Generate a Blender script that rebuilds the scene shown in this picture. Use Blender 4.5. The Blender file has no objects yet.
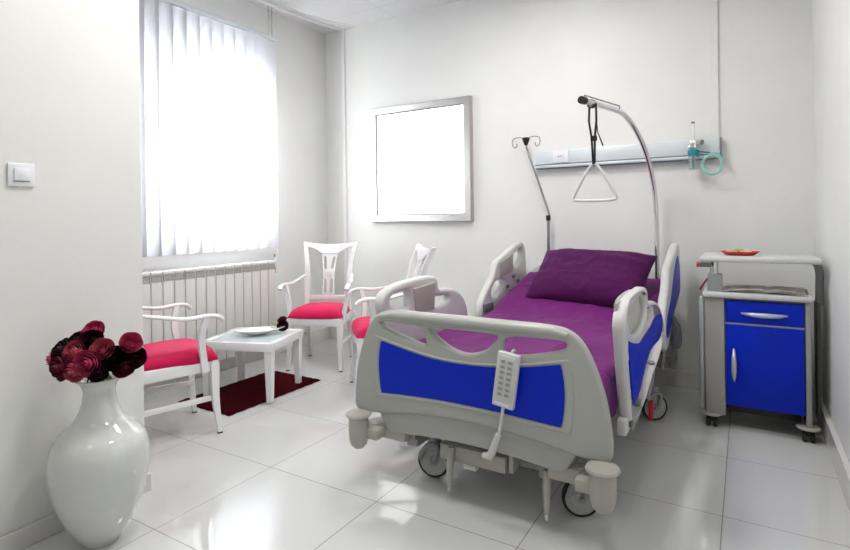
import bpy, bmesh, math, random
from mathutils import Vector, Matrix, noise
C = bpy.context
col = C.scene.collection
PI = math.pi
random.seed(7)

# ------------------------------------------------------------------ camera
YAW, ROLL = 0.5418, -0.0126
cd = bpy.data.cameras.new('camera')
cd.sensor_width = 36.0
cd.lens = 36.0 * 532.2 / 850.0
cd.shift_y = -(275.0 - 218.1) / 850.0
cd.clip_start = 0.02
cam = bpy.data.objects.new('camera', cd)
col.objects.link(cam)
_s, _c = math.sin(YAW), math.cos(YAW)
_r, _u = Vector((_c, _s, 0)), Vector((0, 0, 1))
_f = Vector((-_s, _c, 0))
cr, sr = math.cos(ROLL), math.sin(ROLL)
right = _r * cr + _u * sr
up = _u * cr - _r * sr
cam.matrix_world = Matrix(((right.x, up.x, -_f.x, 0), (right.y, up.y, -_f.y, 0), (right.z, up.z, -_f.z, 1.2), (0, 0, 0, 1)))
C.scene.camera = cam

# ------------------------------------------------------------------ world, lights, exposure
W = bpy.data.worlds.new('overcast_sky')
C.scene.world = W
W.use_nodes = True
W.node_tree.nodes['Background'].inputs[0].default_value = (0.93, 0.96, 1.0, 1)
W.node_tree.nodes['Background'].inputs[1].default_value = 0.7
vs = C.scene.view_settings
vs.view_transform = 'Standard'
vs.look = 'None'
vs.gamma = 1.0
vs.use_curve_mapping = False
vs.exposure = 0.62


def area(name, loc, target, sx, sy, power, color):
    l = bpy.data.lights.new(name, 'AREA')
    l.shape = 'RECTANGLE'; l.size = sx; l.size_y = sy; l.energy = power; l.color = color
    o = bpy.data.objects.new(name, l); col.objects.link(o)
    o.location = loc
    d = Vector(target) - Vector(loc)
    o.rotation_euler = d.to_track_quat('-Z', 'Y').to_euler()
    return o


area('daylight_window', (-3.82, 2.72, 1.70), (0, 2.72, 1.70), 0.95, 1.2, 165, (0.95, 0.98, 1.0))
for lx, ly, lw in ((-1.3, 2.75, 18), (-1.5, 1.5, 14), (-1.2, -0.6, 3), (-0.25, 1.5, 9)):
    area('ceiling_fill', (lx, ly, 3.03), (lx, ly, 0), 0.42, 0.42, lw, (1.0, 0.98, 0.95))  # unseen fill lamps added under the ceiling to brighten the room


# ------------------------------------------------------------------ materials
def mat(name, color, rough=0.5, metal=0.0, spec=0.5, coat=0.0, sheen=0.0, emis=None, es=0.0, trans=0.0,
        var=0.0, vscale=6.0, bump=0.0, bscale=40.0, ior=1.45):
    m = bpy.data.materials.new(name); m.use_nodes = True
    nt = m.node_tree; b = nt.nodes['Principled BSDF']
    b.inputs['Base Color'].default_value = (*color, 1)
    b.inputs['Roughness'].default_value = rough
    b.inputs['Metallic'].default_value = metal
    b.inputs['Specular IOR Level'].default_value = spec
    b.inputs['Coat Weight'].default_value = coat
    b.inputs['Coat Roughness'].default_value = 0.05
    b.inputs['Sheen Weight'].default_value = sheen
    b.inputs['Transmission Weight'].default_value = trans
    b.inputs['IOR'].default_value = ior
    if emis:
        b.inputs['Emission Color'].default_value = (*emis, 1)
        b.inputs['Emission Strength'].default_value = es
    tc = nt.nodes.new('ShaderNodeTexCoord')
    if var > 0:
        n = nt.nodes.new('ShaderNodeTexNoise'); n.inputs['Scale'].default_value = vscale; n.inputs['Detail'].default_value = 5
        nt.links.new(tc.outputs['Object'], n.inputs['Vector'])
        r = nt.nodes.new('ShaderNodeMix'); r.data_type = 'RGBA'
        r.inputs[6].default_value = (*[max(0, v * (1 - var)) for v in color], 1)
        r.inputs[7].default_value = (*[min(1, v * (1 + var)) for v in color], 1)
        nt.links.new(n.outputs['Fac'], r.inputs[0]); nt.links.new(r.outputs[2], b.inputs['Base Color'])
    if bump > 0:
        n2 = nt.nodes.new('ShaderNodeTexNoise'); n2.inputs['Scale'].default_value = bscale; n2.inputs['Detail'].default_value = 4
        nt.links.new(tc.outputs['Object'], n2.inputs['Vector'])
        bp = nt.nodes.new('ShaderNodeBump'); bp.inputs['Strength'].default_value = bump; bp.inputs['Distance'].default_value = 0.004
        nt.links.new(n2.outputs['Fac'], bp.inputs['Height']); nt.links.new(bp.outputs['Normal'], b.inputs['Normal'])
    return m


def grid_mat(name, color, grout, sx, sy, ox, oy, lw, rough, var):
    m = mat(name, color, rough)
    nt = m.node_tree; b = nt.nodes['Principled BSDF']
    N = nt.nodes.new; L = nt.links.new
    geo = N('ShaderNodeNewGeometry'); sep = N('ShaderNodeSeparateXYZ'); L(geo.outputs['Position'], sep.inputs[0])

    def line(axis, size, off):
        a = N('ShaderNodeMath'); a.operation = 'SUBTRACT'; L(sep.outputs[axis], a.inputs[0]); a.inputs[1].default_value = off
        d = N('ShaderNodeMath'); d.operation = 'DIVIDE'; L(a.outputs[0], d.inputs[0]); d.inputs[1].default_value = size
        fr = N('ShaderNodeMath'); fr.operation = 'ADD'; L(d.outputs[0], fr.inputs[0]); fr.inputs[1].default_value = 0.5
        fl = N('ShaderNodeMath'); fl.operation = 'FRACT'; L(fr.outputs[0], fl.inputs[0])
        s = N('ShaderNodeMath'); s.operation = 'SUBTRACT'; L(fl.outputs[0], s.inputs[0]); s.inputs[1].default_value = 0.5
        ab = N('ShaderNodeMath'); ab.operation = 'ABSOLUTE'; L(s.outputs[0], ab.inputs[0])
        lt = N('ShaderNodeMath'); lt.operation = 'LESS_THAN'; L(ab.outputs[0], lt.inputs[0]); lt.inputs[1].default_value = lw / size / 2
        cell = N('ShaderNodeMath'); cell.operation = 'FLOOR'; L(d.outputs[0], cell.inputs[0])
        return lt, cell
    l1, c1 = line(0, sx, ox); l2, c2 = line(1, sy, oy)
    mx = N('ShaderNodeMath'); mx.operation = 'MAXIMUM'; L(l1.outputs[0], mx.inputs[0]); L(l2.outputs[0], mx.inputs[1])
    cb = N('ShaderNodeCombineXYZ'); L(c1.outputs[0], cb.inputs[0]); L(c2.outputs[0], cb.inputs[1])
    wn = N('ShaderNodeTexWhiteNoise'); L(cb.outputs[0], wn.inputs['Vector'])
    cl = N('ShaderNodeMix'); cl.data_type = 'RGBA'
    cl.inputs[6].default_value = (*[v * (1 - var) for v in color], 1); cl.inputs[7].default_value = (*color, 1)
    ns = N('ShaderNodeTexNoise'); ns.inputs['Scale'].default_value = 3.0; ns.inputs['Detail'].default_value = 6
    L(geo.outputs['Position'], ns.inputs['Vector'])
    av = N('ShaderNodeMath'); av.operation = 'MULTIPLY'; L(wn.outputs[0], av.inputs[0]); L(ns.outputs['Fac'], av.inputs[1])
    L(av.outputs[0], cl.inputs[0])
    fin = N('ShaderNodeMix'); fin.data_type = 'RGBA'; L(mx.outputs[0], fin.inputs[0]); L(cl.outputs[2], fin.inputs[6])
    fin.inputs[7].default_value = (*grout, 1); L(fin.outputs[2], b.inputs['Base Color'])
    rr = N('ShaderNodeMapRange'); L(mx.outputs[0], rr.inputs[0]); rr.inputs[3].default_value = rough; rr.inputs[4].default_value = 0.7
    L(rr.outputs[0], b.inputs['Roughness'])
    return m


def stripes(m, axis, scale, strength, dist=0.002, shape='SIN'):
    nt = m.node_tree; b = nt.nodes['Principled BSDF']
    tc = nt.nodes.new('ShaderNodeTexCoord')
    w = nt.nodes.new('ShaderNodeTexWave'); w.wave_type = 'BANDS'; w.bands_direction = axis; w.inputs['Scale'].default_value = scale
    w.inputs['Distortion'].default_value = 0.6; w.inputs['Detail'].default_value = 1; w.wave_profile = shape
    nt.links.new(tc.outputs['Object'], w.inputs['Vector'])
    bp = nt.nodes.new('ShaderNodeBump'); bp.inputs['Strength'].default_value = strength; bp.inputs['Distance'].default_value = dist
    nt.links.new(w.outputs['Fac'], bp.inputs['Height']); nt.links.new(bp.outputs['Normal'], b.inputs['Normal'])


M = {}
M['wall'] = mat('wallpaper_pearl', (0.77, 0.775, 0.755), 0.48, var=0.035, vscale=5, bump=0.18, bscale=28)
M['floor'] = grid_mat('polished_tile', (0.65, 0.66, 0.645), (0.24, 0.21, 0.20), 0.632, 0.595, -0.090, 1.82, 0.004, 0.045, 0.06)
M['floor'].node_tree.nodes['Principled BSDF'].inputs['Specular IOR Level'].default_value = 0.8
M['ceiling'] = grid_mat('ceiling_tile', (0.76, 0.76, 0.77), (0.64, 0.64, 0.65), 0.6, 0.6, -2.77, 3.83, 0.008, 0.8, 0.02)
M['baseboard'] = mat('baseboard_tile', (0.70, 0.69, 0.67), 0.12, var=0.03)
M['paint'] = mat('white_trim_paint', (0.82, 0.82, 0.82), 0.35)
M['trunk'] = mat('white_pvc', (0.85, 0.85, 0.86), 0.3)
M['glass'] = mat('window_glass', (1, 1, 1), 0.0, trans=1.0, ior=1.02)
M['radiator'] = mat('radiator_enamel', (0.72, 0.71, 0.69), 0.25)
M['grille'] = mat('radiator_grille', (0.40, 0.40, 0.38), 0.6, var=0.5, vscale=90)
M['steel'] = mat('brushed_steel', (0.62, 0.62, 0.62), 0.22, metal=1.0)
M['chrome'] = mat('chrome', (0.75, 0.75, 0.76), 0.12, metal=1.0)
M['dark_chrome'] = mat('dark_chrome', (0.35, 0.35, 0.37), 0.2, metal=1.0)
M['champagne'] = mat('brushed_champagne_metal', (0.50, 0.48, 0.46), 0.35, metal=1.0)
M['panel'] = mat('white_panel_added_glow', (0.9, 0.9, 0.9), 0.4, emis=(1, 1, 1), es=1.1)  # emission added so the blank picture face comes out pure white
M['black'] = mat('black_plastic', (0.012, 0.012, 0.013), 0.4)
M['rubber'] = mat('black_rubber', (0.02, 0.02, 0.02), 0.7)
M['plastic'] = mat('grey_white_bed_plastic', (0.40, 0.41, 0.385), 0.32, bump=0.03, bscale=300)
M['plastic_light'] = mat('bed_plastic_lit', (0.62, 0.62, 0.61), 0.3)  # same plastic as the footboard, coloured lighter for the brighter lit rails
M['plastic_beige'] = mat('warm_grey_bed_plastic', (0.42, 0.41, 0.365), 0.4)
M['frame_grey'] = mat('grey_bed_frame_enamel', (0.30, 0.30, 0.285), 0.3)
M['dark_grey'] = mat('dark_grey_plastic', (0.13, 0.14, 0.15), 0.45)
M['mid_grey'] = mat('mid_grey_plastic', (0.30, 0.31, 0.32), 0.4)
M['blue'] = mat('royal_blue_laminate', (0.001, 0.020, 0.46), 0.4, spec=0.2)
M['sheet'] = mat('purple_sheet', (0.135, 0.004, 0.132), 0.7, spec=0.25, sheen=0.08, var=0.15, vscale=3)
stripes(M['sheet'], 'X', 22, 0.22, 0.002)
M['pillow'] = mat('purple_pillowcase', (0.068, 0.003, 0.066), 0.75, spec=0.2, sheen=0.05, var=0.12, vscale=5)
stripes(M['pillow'], 'X', 34, 0.2, 0.0015)
M['mattress'] = mat('mattress_cover', (0.08, 0.01, 0.09), 0.7)
M['chair'] = mat('white_lacquer', (0.82, 0.82, 0.83), 0.22, coat=0.3)
M['velvet'] = mat('raspberry_velvet', (0.50, 0.003, 0.062), 0.65, spec=0.25, sheen=0.12, var=0.18, vscale=9)
M['velvet'].node_tree.nodes['Principled BSDF'].inputs['Sheen Tint'].default_value = (1, 0.35, 0.55, 1)
M['foot'] = mat('dark_felt_foot', (0.03, 0.02, 0.02), 0.9)
M['frosted'] = mat('frosted_glass_top', (0.60, 0.72, 0.74), 0.12, coat=0.4)
M['dish'] = mat('white_porcelain', (0.84, 0.84, 0.84), 0.12, coat=0.4)
M['vase'] = mat('glazed_white_ceramic', (0.64, 0.66, 0.64), 0.07, coat=0.7, var=0.03, vscale=7)
M['rug'] = mat('burgundy_shag', (0.036, 0.0008, 0.0035), 0.95, spec=0.05, sheen=0.0, var=0.6, vscale=35, bump=1.0, bscale=160)
M['leaf'] = mat('leaf_green', (0.03, 0.06, 0.02), 0.5)
M['stem'] = mat('stem_green', (0.09, 0.13, 0.03), 0.5)
M['rose_dark'] = mat('petal_black_red', (0.022, 0.003, 0.007), 0.55, var=0.5, vscale=40)
M['rose_wine'] = mat('petal_wine', (0.12, 0.006, 0.022), 0.5, var=0.4, vscale=40)
M['rose_pink'] = mat('petal_dusty_pink', (0.62, 0.06, 0.17), 0.5, var=0.75, vscale=45)
M['rose_salmon'] = mat('petal_salmon', (0.60, 0.11, 0.16), 0.5, var=0.75, vscale=45)
M['rail_alu'] = mat('pale_anodised_aluminium', (0.66, 0.71, 0.74), 0.4, metal=0.1)
M['rail_edge'] = mat('dark_blue_grey_edge', (0.16, 0.20, 0.24), 0.4)
M['white_plastic'] = mat('white_switch_plastic', (0.80, 0.82, 0.85), 0.25)
M['teal'] = mat('teal_plastic', (0.01, 0.27, 0.30), 0.3)
M['teal_tube'] = mat('pale_green_tubing', (0.50, 0.88, 0.82), 0.2, trans=0.35)
M['clear'] = mat('clear_plastic', (0.92, 0.97, 0.98), 0.05, trans=0.9, ior=1.3)
M['cab_grey'] = mat('champagne_grey_enamel', (0.36, 0.355, 0.33), 0.38, metal=0.2)
M['cab_top'] = mat('light_grey_worktop', (0.60, 0.61, 0.59), 0.3)
M['handle'] = mat('satin_handle', (0.55, 0.58, 0.62), 0.25, metal=0.5)
M['red'] = mat('red_plastic', (0.62, 0.015, 0.02), 0.35)
M['red_plate'] = mat('red_glazed_plate', (0.60, 0.04, 0.02), 0.2)
M['bread'] = mat('pale_bread', (0.80, 0.72, 0.55), 0.7, var=0.1, vscale=60)
M['lettuce'] = mat('lettuce_green', (0.45, 0.58, 0.16), 0.5)
M['dark_red'] = mat('dark_red_lever', (0.15, 0.01, 0.012), 0.4)


def news_mat():
    m = mat('printed_newspaper', (0.50, 0.48, 0.47), 0.6)
    nt = m.node_tree; b = nt.nodes['Principled BSDF']; tc = nt.nodes.new('ShaderNodeTexCoord')
    n = nt.nodes.new('ShaderNodeTexVoronoi'); n.inputs['Scale'].default_value = 18; n.distance = 'CHEBYCHEV'
    nt.links.new(tc.outputs['Object'], n.inputs['Vector'])
    r = nt.nodes.new('ShaderNodeMix'); r.data_type = 'RGBA'; nt.links.new(n.outputs['Color'], r.inputs[0])
    r.inputs[6].default_value = (0.32, 0.30, 0.30, 1); r.inputs[7].default_value = (0.72, 0.66, 0.66, 1)
    nt.links.new(r.outputs[2], b.inputs['Base Color'])
    return m


M['news'] = news_mat()


def blind_mat():
    m = bpy.data.materials.new('translucent_blind_fabric'); m.use_nodes = True
    nt = m.node_tree; nt.nodes.clear()
    out = nt.nodes.new('ShaderNodeOutputMaterial'); mx = nt.nodes.new('ShaderNodeMixShader')
    d = nt.nodes.new('ShaderNodeBsdfDiffuse'); t = nt.nodes.new('ShaderNodeBsdfTranslucent')
    d.inputs[0].default_value = (0.44, 0.44, 0.47, 1); t.inputs[0].default_value = (0.60, 0.61, 0.64, 1)
    mx.inputs[0].default_value = 0.42
    nt.links.new(d.outputs[0], mx.inputs[1]); nt.links.new(t.outputs[0], mx.inputs[2]); nt.links.new(mx.outputs[0], out.inputs[0])
    return m


M['blind'] = blind_mat()


# ------------------------------------------------------------------ helpers
def finish(me, m, smooth=True, angle=40):
    me.materials.append(m)
    if smooth:
        for p in me.polygons: p.use_smooth = True
        me.set_sharp_from_angle(angle=math.radians(angle))


def obj(name, bm, m, parent=None, smooth=True, angle=40):
    me = bpy.data.meshes.new(name)
    bmesh.ops.recalc_face_normals(bm, faces=bm.faces)
    bm.to_mesh(me); bm.free()
    finish(me, m, smooth, angle)
    o = bpy.data.objects.new(name, me); col.objects.link(o)
    if parent: o.parent = parent
    return o


def thing(name, label, cat, loc=(0, 0, 0), rz=0.0, group=None):
    o = bpy.data.objects.new(name, None); col.objects.link(o)
    o.location = loc; o.rotation_euler = (0, 0, rz); o.empty_display_size = 0.1
    return tag(o, label, cat, group)


def tag(o, label, cat, group=None):
    o['label'] = label; o['category'] = cat
    if group: o['group'] = group
    return o


def struct(name, bm, m, parent=None, smooth=False):
    o = obj(name, bm, m, parent, smooth)
    if not parent: o['kind'] = 'structure'
    return o


def kids(o): return [c for c in bpy.data.objects if c.parent == o]


def copy_tree(o, parent=None, mats=None):
    ch = kids(o)
    c = o.copy(); col.objects.link(c)
    if parent: c.parent = parent
    for k in ch: copy_tree(k, c)
    return c


def add_box(bm, x0, x1, y0, y1, z0, z1, bev=0.0, seg=2, mtx=None):
    r = bmesh.ops.create_cube(bm, size=1.0)
    vv = r['verts']
    for v in vv:
        v.co = Vector(((x0 + x1) / 2 + v.co.x * (x1 - x0), (y0 + y1) / 2 + v.co.y * (y1 - y0), (z0 + z1) / 2 + v.co.z * (z1 - z0)))
    if bev > 0:
        es = list({e for v in vv for e in v.link_edges})
        g = bmesh.ops.bevel(bm, geom=es, offset=bev, segments=seg, affect='EDGES', profile=0.5)
        vv = list({v for f in g['faces'] for v in f.verts} | {v for v in vv if v.is_valid})
    if mtx is not None:
        for v in vv: v.co = mtx @ v.co
    return vv


def box(name, dims, m, parent=None, bev=0.0, seg=2, mtx=None):
    bm = bmesh.new(); add_box(bm, *dims, bev=bev, seg=seg, mtx=mtx)
    return obj(name, bm, m, parent)


def spline(pts, n=6, closed=False):
    P = [Vector(p) for p in pts]; out = []
    L = len(P); rng = L if closed else L - 1
    for i in range(rng):
        p1, p2 = P[i], P[(i + 1) % L]
        p0 = P[(i - 1) % L] if (closed or i > 0) else p1 + (p1 - p2)
        p3 = P[(i + 2) % L] if (closed or i + 2 < L) else p2 + (p2 - p1)
        for k in range(n):
            t = k / n
            out.append(0.5 * ((2 * p1) + (-p0 + p2) * t + (2 * p0 - 5 * p1 + 4 * p2 - p3) * t * t + (-p0 + 3 * p1 - 3 * p2 + p3) * t ** 3))
    if not closed: out.append(P[-1])
    return out


def add_tube(bm, pts, r, seg=10, closed=False, cap=True, flat=1.0):
    """swept tube; r a number or one value per point; flat squashes the second axis"""
    P = [Vector(p) for p in pts]; n = len(P)
    R = r if isinstance(r, (list, tuple)) else [r] * n
    rings = []; prev = None
    for i in range(n):
        if closed: t = (P[(i + 1) % n] - P[i - 1]).normalized()
        else: t = (P[min(i + 1, n - 1)] - P[max(i - 1, 0)]).normalized()
        if prev is None:
            a = Vector((0, 0, 1)) if abs(t.z) < 0.9 else Vector((1, 0, 0))
            u = t.cross(a).normalized()
        else:
            u = (prev - t * prev.dot(t)).normalized()
        prev = u; w = t.cross(u).normalized()
        rings.append([bm.verts.new(P[i] + (u * math.cos(2 * PI * k / seg) + w * math.sin(2 * PI * k / seg) * flat) * R[i]) for k in range(seg)])
    m = n if closed else n - 1
    for i in range(m):
        A, B = rings[i], rings[(i + 1) % n]
        for k in range(seg):
            bm.faces.new((A[k], A[(k + 1) % seg], B[(k + 1) % seg], B[k]))
    if cap and not closed:
        bm.faces.new(rings[0][::-1]); bm.faces.new(rings[-1])


def tube(name, pts, r, m, parent=None, seg=10, closed=False, flat=1.0):
    bm = bmesh.new(); add_tube(bm, pts, r, seg, closed, flat=flat)
    return obj(name, bm, m, parent, angle=60)


def add_lathe(bm, prof, seg=32, mtx=None):
    rings = []
    for r, z in prof:
        if r < 1e-5: rings.append([bm.verts.new((0, 0, z))])
        else: rings.append([bm.verts.new((r * math.cos(2 * PI * k / seg), r * math.sin(2 * PI * k / seg), z)) for k in range(seg)])
    for A, B in zip(rings, rings[1:]):
        for k in range(seg):
            k2 = (k + 1) % seg
            if len(A) == 1 and len(B) == 1: continue
            if len(A) == 1: bm.faces.new((A[0], B[k], B[k2]))
            elif len(B) == 1: bm.faces.new((A[k], A[k2], B[0]))
            else: bm.faces.new((A[k], A[k2], B[k2], B[k]))
    if mtx is not None:
        for rg in rings:
            for v in rg: v.co = mtx @ v.co


def lathe(name, prof, m, parent=None, seg=32, mtx=None):
    bm = bmesh.new(); add_lathe(bm, prof, seg, mtx)
    return obj(name, bm, m, parent, angle=50)


def chaikin(P, it=2):
    P = [Vector(p) for p in P]
    for _ in range(it):
        Q = []
        for i in range(len(P)):
            a, b = P[i], P[(i + 1) % len(P)]
            Q += [a * 0.75 + b * 0.25, a * 0.25 + b * 0.75]
        P = Q
    return P


def plate(name, outer, holes, thick, bev, m, parent, axis, pos, smooth=2, bend=None):
    """rounded plate cut from an outline; axis 'y': outline in (x,z), centred at y=pos; 'x': outline in (y,z) at x=pos; 'z': (x,y) at z=pos"""
    cu = bpy.data.curves.new(name, 'CURVE'); cu.dimensions = '2D'; cu.fill_mode = 'BOTH'
    for k, pl in enumerate([outer] + list(holes)):
        pts = chaikin(pl, smooth) if smooth else [Vector(p) for p in pl]
        s = cu.splines.new('POLY'); s.points.add(len(pts) - 1); s.use_cyclic_u = True
        for i, p in enumerate(pts): s.points[i].co = (p[0], p[1], 0, 1)
    cu.extrude = max(thick / 2 - bev, 0.0); cu.bevel_depth = bev; cu.bevel_resolution = 3; cu.offset = -bev
    tmp = bpy.data.objects.new('tmp_curve', cu); col.objects.link(tmp)
    C.view_layer.update()
    me = bpy.data.meshes.new_from_object(tmp.evaluated_get(C.evaluated_depsgraph_get()))
    bpy.data.objects.remove(tmp); bpy.data.curves.remove(cu)
    me.name = name
    for v in me.vertices:
        a, b, t = v.co
        if axis == 'y': v.co = (a, pos - t, b)
        elif axis == 'x': v.co = (pos + t, a, b)
        else: v.co = (a, b, pos + t)
        if bend: v.co = bend(v.co)
    me.materials.clear(); 
    bm = bmesh.new(); bm.from_mesh(me); bmesh.ops.remove_doubles(bm, verts=bm.verts, dist=1e-5)
    bmesh.ops.recalc_face_normals(bm, faces=bm.faces); bm.to_mesh(me); bm.free()
    finish(me, m, True, 35)
    o = bpy.data.objects.new(name, me); col.objects.link(o)
    if parent: o.parent = parent
    return o


def rotz(a): return Matrix.Rotation(a, 4, 'Z')
def T(x, y, z): return Matrix.Translation((x, y, z))


# ------------------------------------------------------------------ room shell
XL, XR, YB, YF, H = -3.613, 0.37, 4.10, -1.7, 3.07
XN, YN = -2.307, 1.382


def shell_box(name, *d):
    bm = bmesh.new(); add_box(bm, *d); return bm


struct('floor', shell_box('', XL - .3, XR + .3, YF - .2, YB + .3, -0.1, 0), M['floor'])
struct('ceiling', shell_box('', XL - .3, XR + .3, YF - .2, YB + .3, H, H + .1), M['ceiling'])
struct('wall_back', shell_box('', XL - .3, XR + .3, YB, YB + .2, 0, H), M['wall'])
struct('wall_right', shell_box('', XR, XR + .2, YF, YB, 0, H), M['wall'])
struct('wall_front', shell_box('', XN, XR, YF - .2, YF, 0, H), M['wall'])
struct('wall_near', shell_box('', XL - .2, XN, YF, YN, 0, H), M['wall'])
WZ0, WZ1, WY0, WY1 = 1.06, 2.58, 1.50, 3.26
bm = bmesh.new()
add_box(bm, XL - .2, XL, YN, YB, 0, WZ0); add_box(bm, XL - .2, XL, YN, YB, WZ1, H)
add_box(bm, XL - .2, XL, YN, WY0, WZ0, WZ1); add_box(bm, XL - .2, XL, WY1, YB, WZ0, WZ1)
struct('wall_left', bm, M['wall'])
# window
bm = bmesh.new()
x0, x1 = XL - .12, XL - .05
for a in ((WY0, WY0 + .06), (WY1 - .06, WY1), (2.39, 2.45)): add_box(bm, x0, x1, a[0], a[1], WZ0, WZ1)
for a in ((WZ0, WZ0 + .06), (WZ1 - .06, WZ1)): add_box(bm, x0, x1, WY0, WY1, a[0], a[1])
win = struct('window_1', bm, M['paint'])
bm = bmesh.new(); add_box(bm, XL - .09, XL - .084, WY0 + .06, WY1 - .06, WZ0 + .06, WZ1 - .06)
struct('glass_pane', bm, M['glass'], win)
bm = bmesh.new(); add_box(bm, XL - .05, XL + .015, WY0 - .03, WY1 + .03, WZ0 - .035, WZ0, 0.004)
struct('window_sill', bm, M['paint'], win)
# baseboards
def bb(name, *d):
    bm = bmesh.new(); add_box(bm, *d, bev=0.003); struct(name, bm, M['baseboard'])
bb('baseboard_back', XL, XR, YB - .015, YB, 0, .115)
bb('baseboard_right', XR - .025, XR, YF, YB - .015, 0, .135)
bb('baseboard_left', XL, XL + .015, YN, YB - .015, 0, .115)
bb('baseboard_near', XN, XN + .018, YF, YN + .02, 0, .075)
# trims: cable trunking on ceiling and walls
bm = bmesh.new(); add_tube(bm, spline([(-3.378, 4.06, H - .012), (-3.44, 3.75, H - .016), (-3.475, 3.45, H - .018), (-3.49, 3.17, H - .014), (-3.47, 2.2, H - .014), (-3.44, 1.4, H - .014)], 8), 0.014, 8)
struct('trim_1', bm, M['trunk'], smooth=True)
bm = bmesh.new(); add_tube(bm, spline([(-3.225, 4.085, H - .006), (-3.33, 3.85, H - .007), (-3.41, 3.6, H - .008), (-3.43, 3.4, H - .008)], 6), 0.008, 8)
struct('trim_2', bm, M['trunk'], smooth=True)
bm = bmesh.new(); add_box(bm, -3.392, -3.36, YB - .022, YB, .115, H, 0.004)
struct('trim_3', bm, M['trunk'])
bm = bmesh.new(); add_box(bm, -0.185, -0.145, YB - .016, YB, 1.71, H, 0.003)
struct('trim_4', bm, M['wall'])

# ------------------------------------------------------------------ vertical blind
bl = thing('vertical_blind', 'white vertical slat blind glowing in front of the window', 'blind', (-3.50, 2.355, 2.76))
box('head_rail', (-.03, .03, -.98, .955, -.012, .028), M['rail_alu'], bl, bev=.005)
for k in range(4):
    tube('hanger', [(-.005, .93 - k // 2 * 1.6 - (k % 2) * .04, .02), (-.005, .93 - k // 2 * 1.6 - (k % 2) * .04, .308)], .005, M['steel'], bl, 6)
for i in range(18):
    y = 0.895 - i * 0.108
    bm = bmesh.new()
    a = math.radians(11)
    n = 6; top, bot = -.012, -1.80
    rows = []
    for z in (top, bot):
        rw = []
        for k in range(n + 1):
            u = (k / n - .5) * .127
            rw.append((Vector((math.sin(a) * u + 0.006 * (1 - (2 * k / n - 1) ** 2), y + math.cos(a) * u, z))))
        rows.append(rw)
    vs_ = [[bm.verts.new(p) for p in rw] for rw in rows]
    for k in range(n): bm.faces.new((vs_[0][k], vs_[0][k + 1], vs_[1][k + 1], vs_[1][k]))
    o = obj('slat', bm, M['blind'], bl)
    box('slat_weight', (-.004 , .004, y - .055, y + .055, -1.83, -1.80), M['paint'], bl)
tube('pull_cord', [(0.02, .95, 0), (0.02, .955, -1.0), (0.02, .95, -1.87)], .003, M['trunk'], bl, 6)

# ------------------------------------------------------------------ radiator
rd = thing('radiator', 'white ribbed panel radiator under the window blind', 'radiator', (-3.55, 2.4, 0))
N = 21; sp = .087
for i in range(N):
    y1 = .885 - i * sp
    bm = bmesh.new()
    add_box(bm, -.055, .055, y1 - sp + .005, y1 - .002, .12, .775, .005)
    add_box(bm, -.05, .04, y1 - sp + .005, y1 - .002, .775, .825, .003)
    s = obj('radiator_section', bm, M['radiator'], rd)
    if i < 15:
        bm = bmesh.new(); add_box(bm, .04, .047, y1 - sp + .011, y1 - .008, .778, .82)
        obj('air_grille', bm, M['grille'], s)
bm = bmesh.new()
for i in range(N):
    y1 = .885 - i * sp
    add_box(bm, -.055, .053, y1 - sp + .004, y1 - .001, .822, .85, .009, 3)
obj('top_cap', bm, M['radiator'], rd)
lathe('thermostat_valve', [(0, -.045), (.016, -.045), (.02, -.02), (.02, .03), (.014, .045), (0, .045)], M['white_plastic'], rd, 16, T(.02, .925, .83))
tube('valve_pipe', [(.0, .90, .74), (.0, .93, .74), (.0, .93, .79)], .009, M['steel'], rd, 8)
tube('riser_pipe', [(-.02, .89, .79), (-.02, .945, .79), (-.02, .945, .9)], .007, M['dark_chrome'], rd, 8)
tube('supply_pipe', [(.0, .885, .16), (.0, .93, .16), (.0, .93, .0)], .009, M['radiator'], rd, 8)

# ------------------------------------------------------------------ blank white picture panel, glow added
px0, px1, pz0, pz1 = -3.035, -1.99, 1.17, 2.232
pf = thing('picture_panel', 'blank white square picture panel with added glow in a silver frame on back wall', 'picture panel', ((px0 + px1) / 2 + .01, YB - .03, (pz0 + pz1) / 2))
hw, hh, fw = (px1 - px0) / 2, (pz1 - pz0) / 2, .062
bm = bmesh.new()
def ring(i, y):
    return [bm.verts.new(p) for p in ((-hw + i, y, -hh + i), (hw - i, y, -hh + i), (hw - i, y, hh - i), (-hw + i, y, hh - i))]
rr = [ring(0, .03), ring(0, -.022), ring(.004, -.026), ring(fw - .004, -.022), ring(fw, -.018), ring(fw, .02)]
for A, B in zip(rr, rr[1:]):
    for k in range(4): bm.faces.new((A[k], A[(k + 1) % 4], B[(k + 1) % 4], B[k]))
obj('frame', bm, M['champagne'], pf, smooth=False)
bm = bmesh.new()
g = .006
for d in ((-hw + fw - .001, -hw + fw + g, -hh + fw, hh - fw), (hw - fw - g, hw - fw + .001, -hh + fw, hh - fw), (-hw + fw, hw - fw, -hh + fw - .001, -hh + fw + g), (-hw + fw, hw - fw, hh - fw - g, hh - fw + .001)):
    add_box(bm, d[0], d[1], -.012, .018, d[2], d[3])
obj('inner_seal', bm, M['black'], pf)
box('glow_panel', (-hw + fw + g, hw - fw - g, -.010, .02, -hh + fw + g, hh - fw - g), M['panel'], pf)

# ------------------------------------------------------------------ light switch
sw = thing('light_switch', 'square white rocker light switch on the near wall', 'light switch', (XN, .921, 1.379))
box('switch_plate', (0, .009, -.043, .043, -.043, .043), M['white_plastic'], sw, bev=.003)
o = box('rocker', (.009, .014, -.025, .025, -.022, .024), M['white_plastic'], sw, bev=.002)
box('rocker_edge', (.0085, .0105, -.027, .027, -.026, -.0225), M['mid_grey'], sw)

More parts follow.
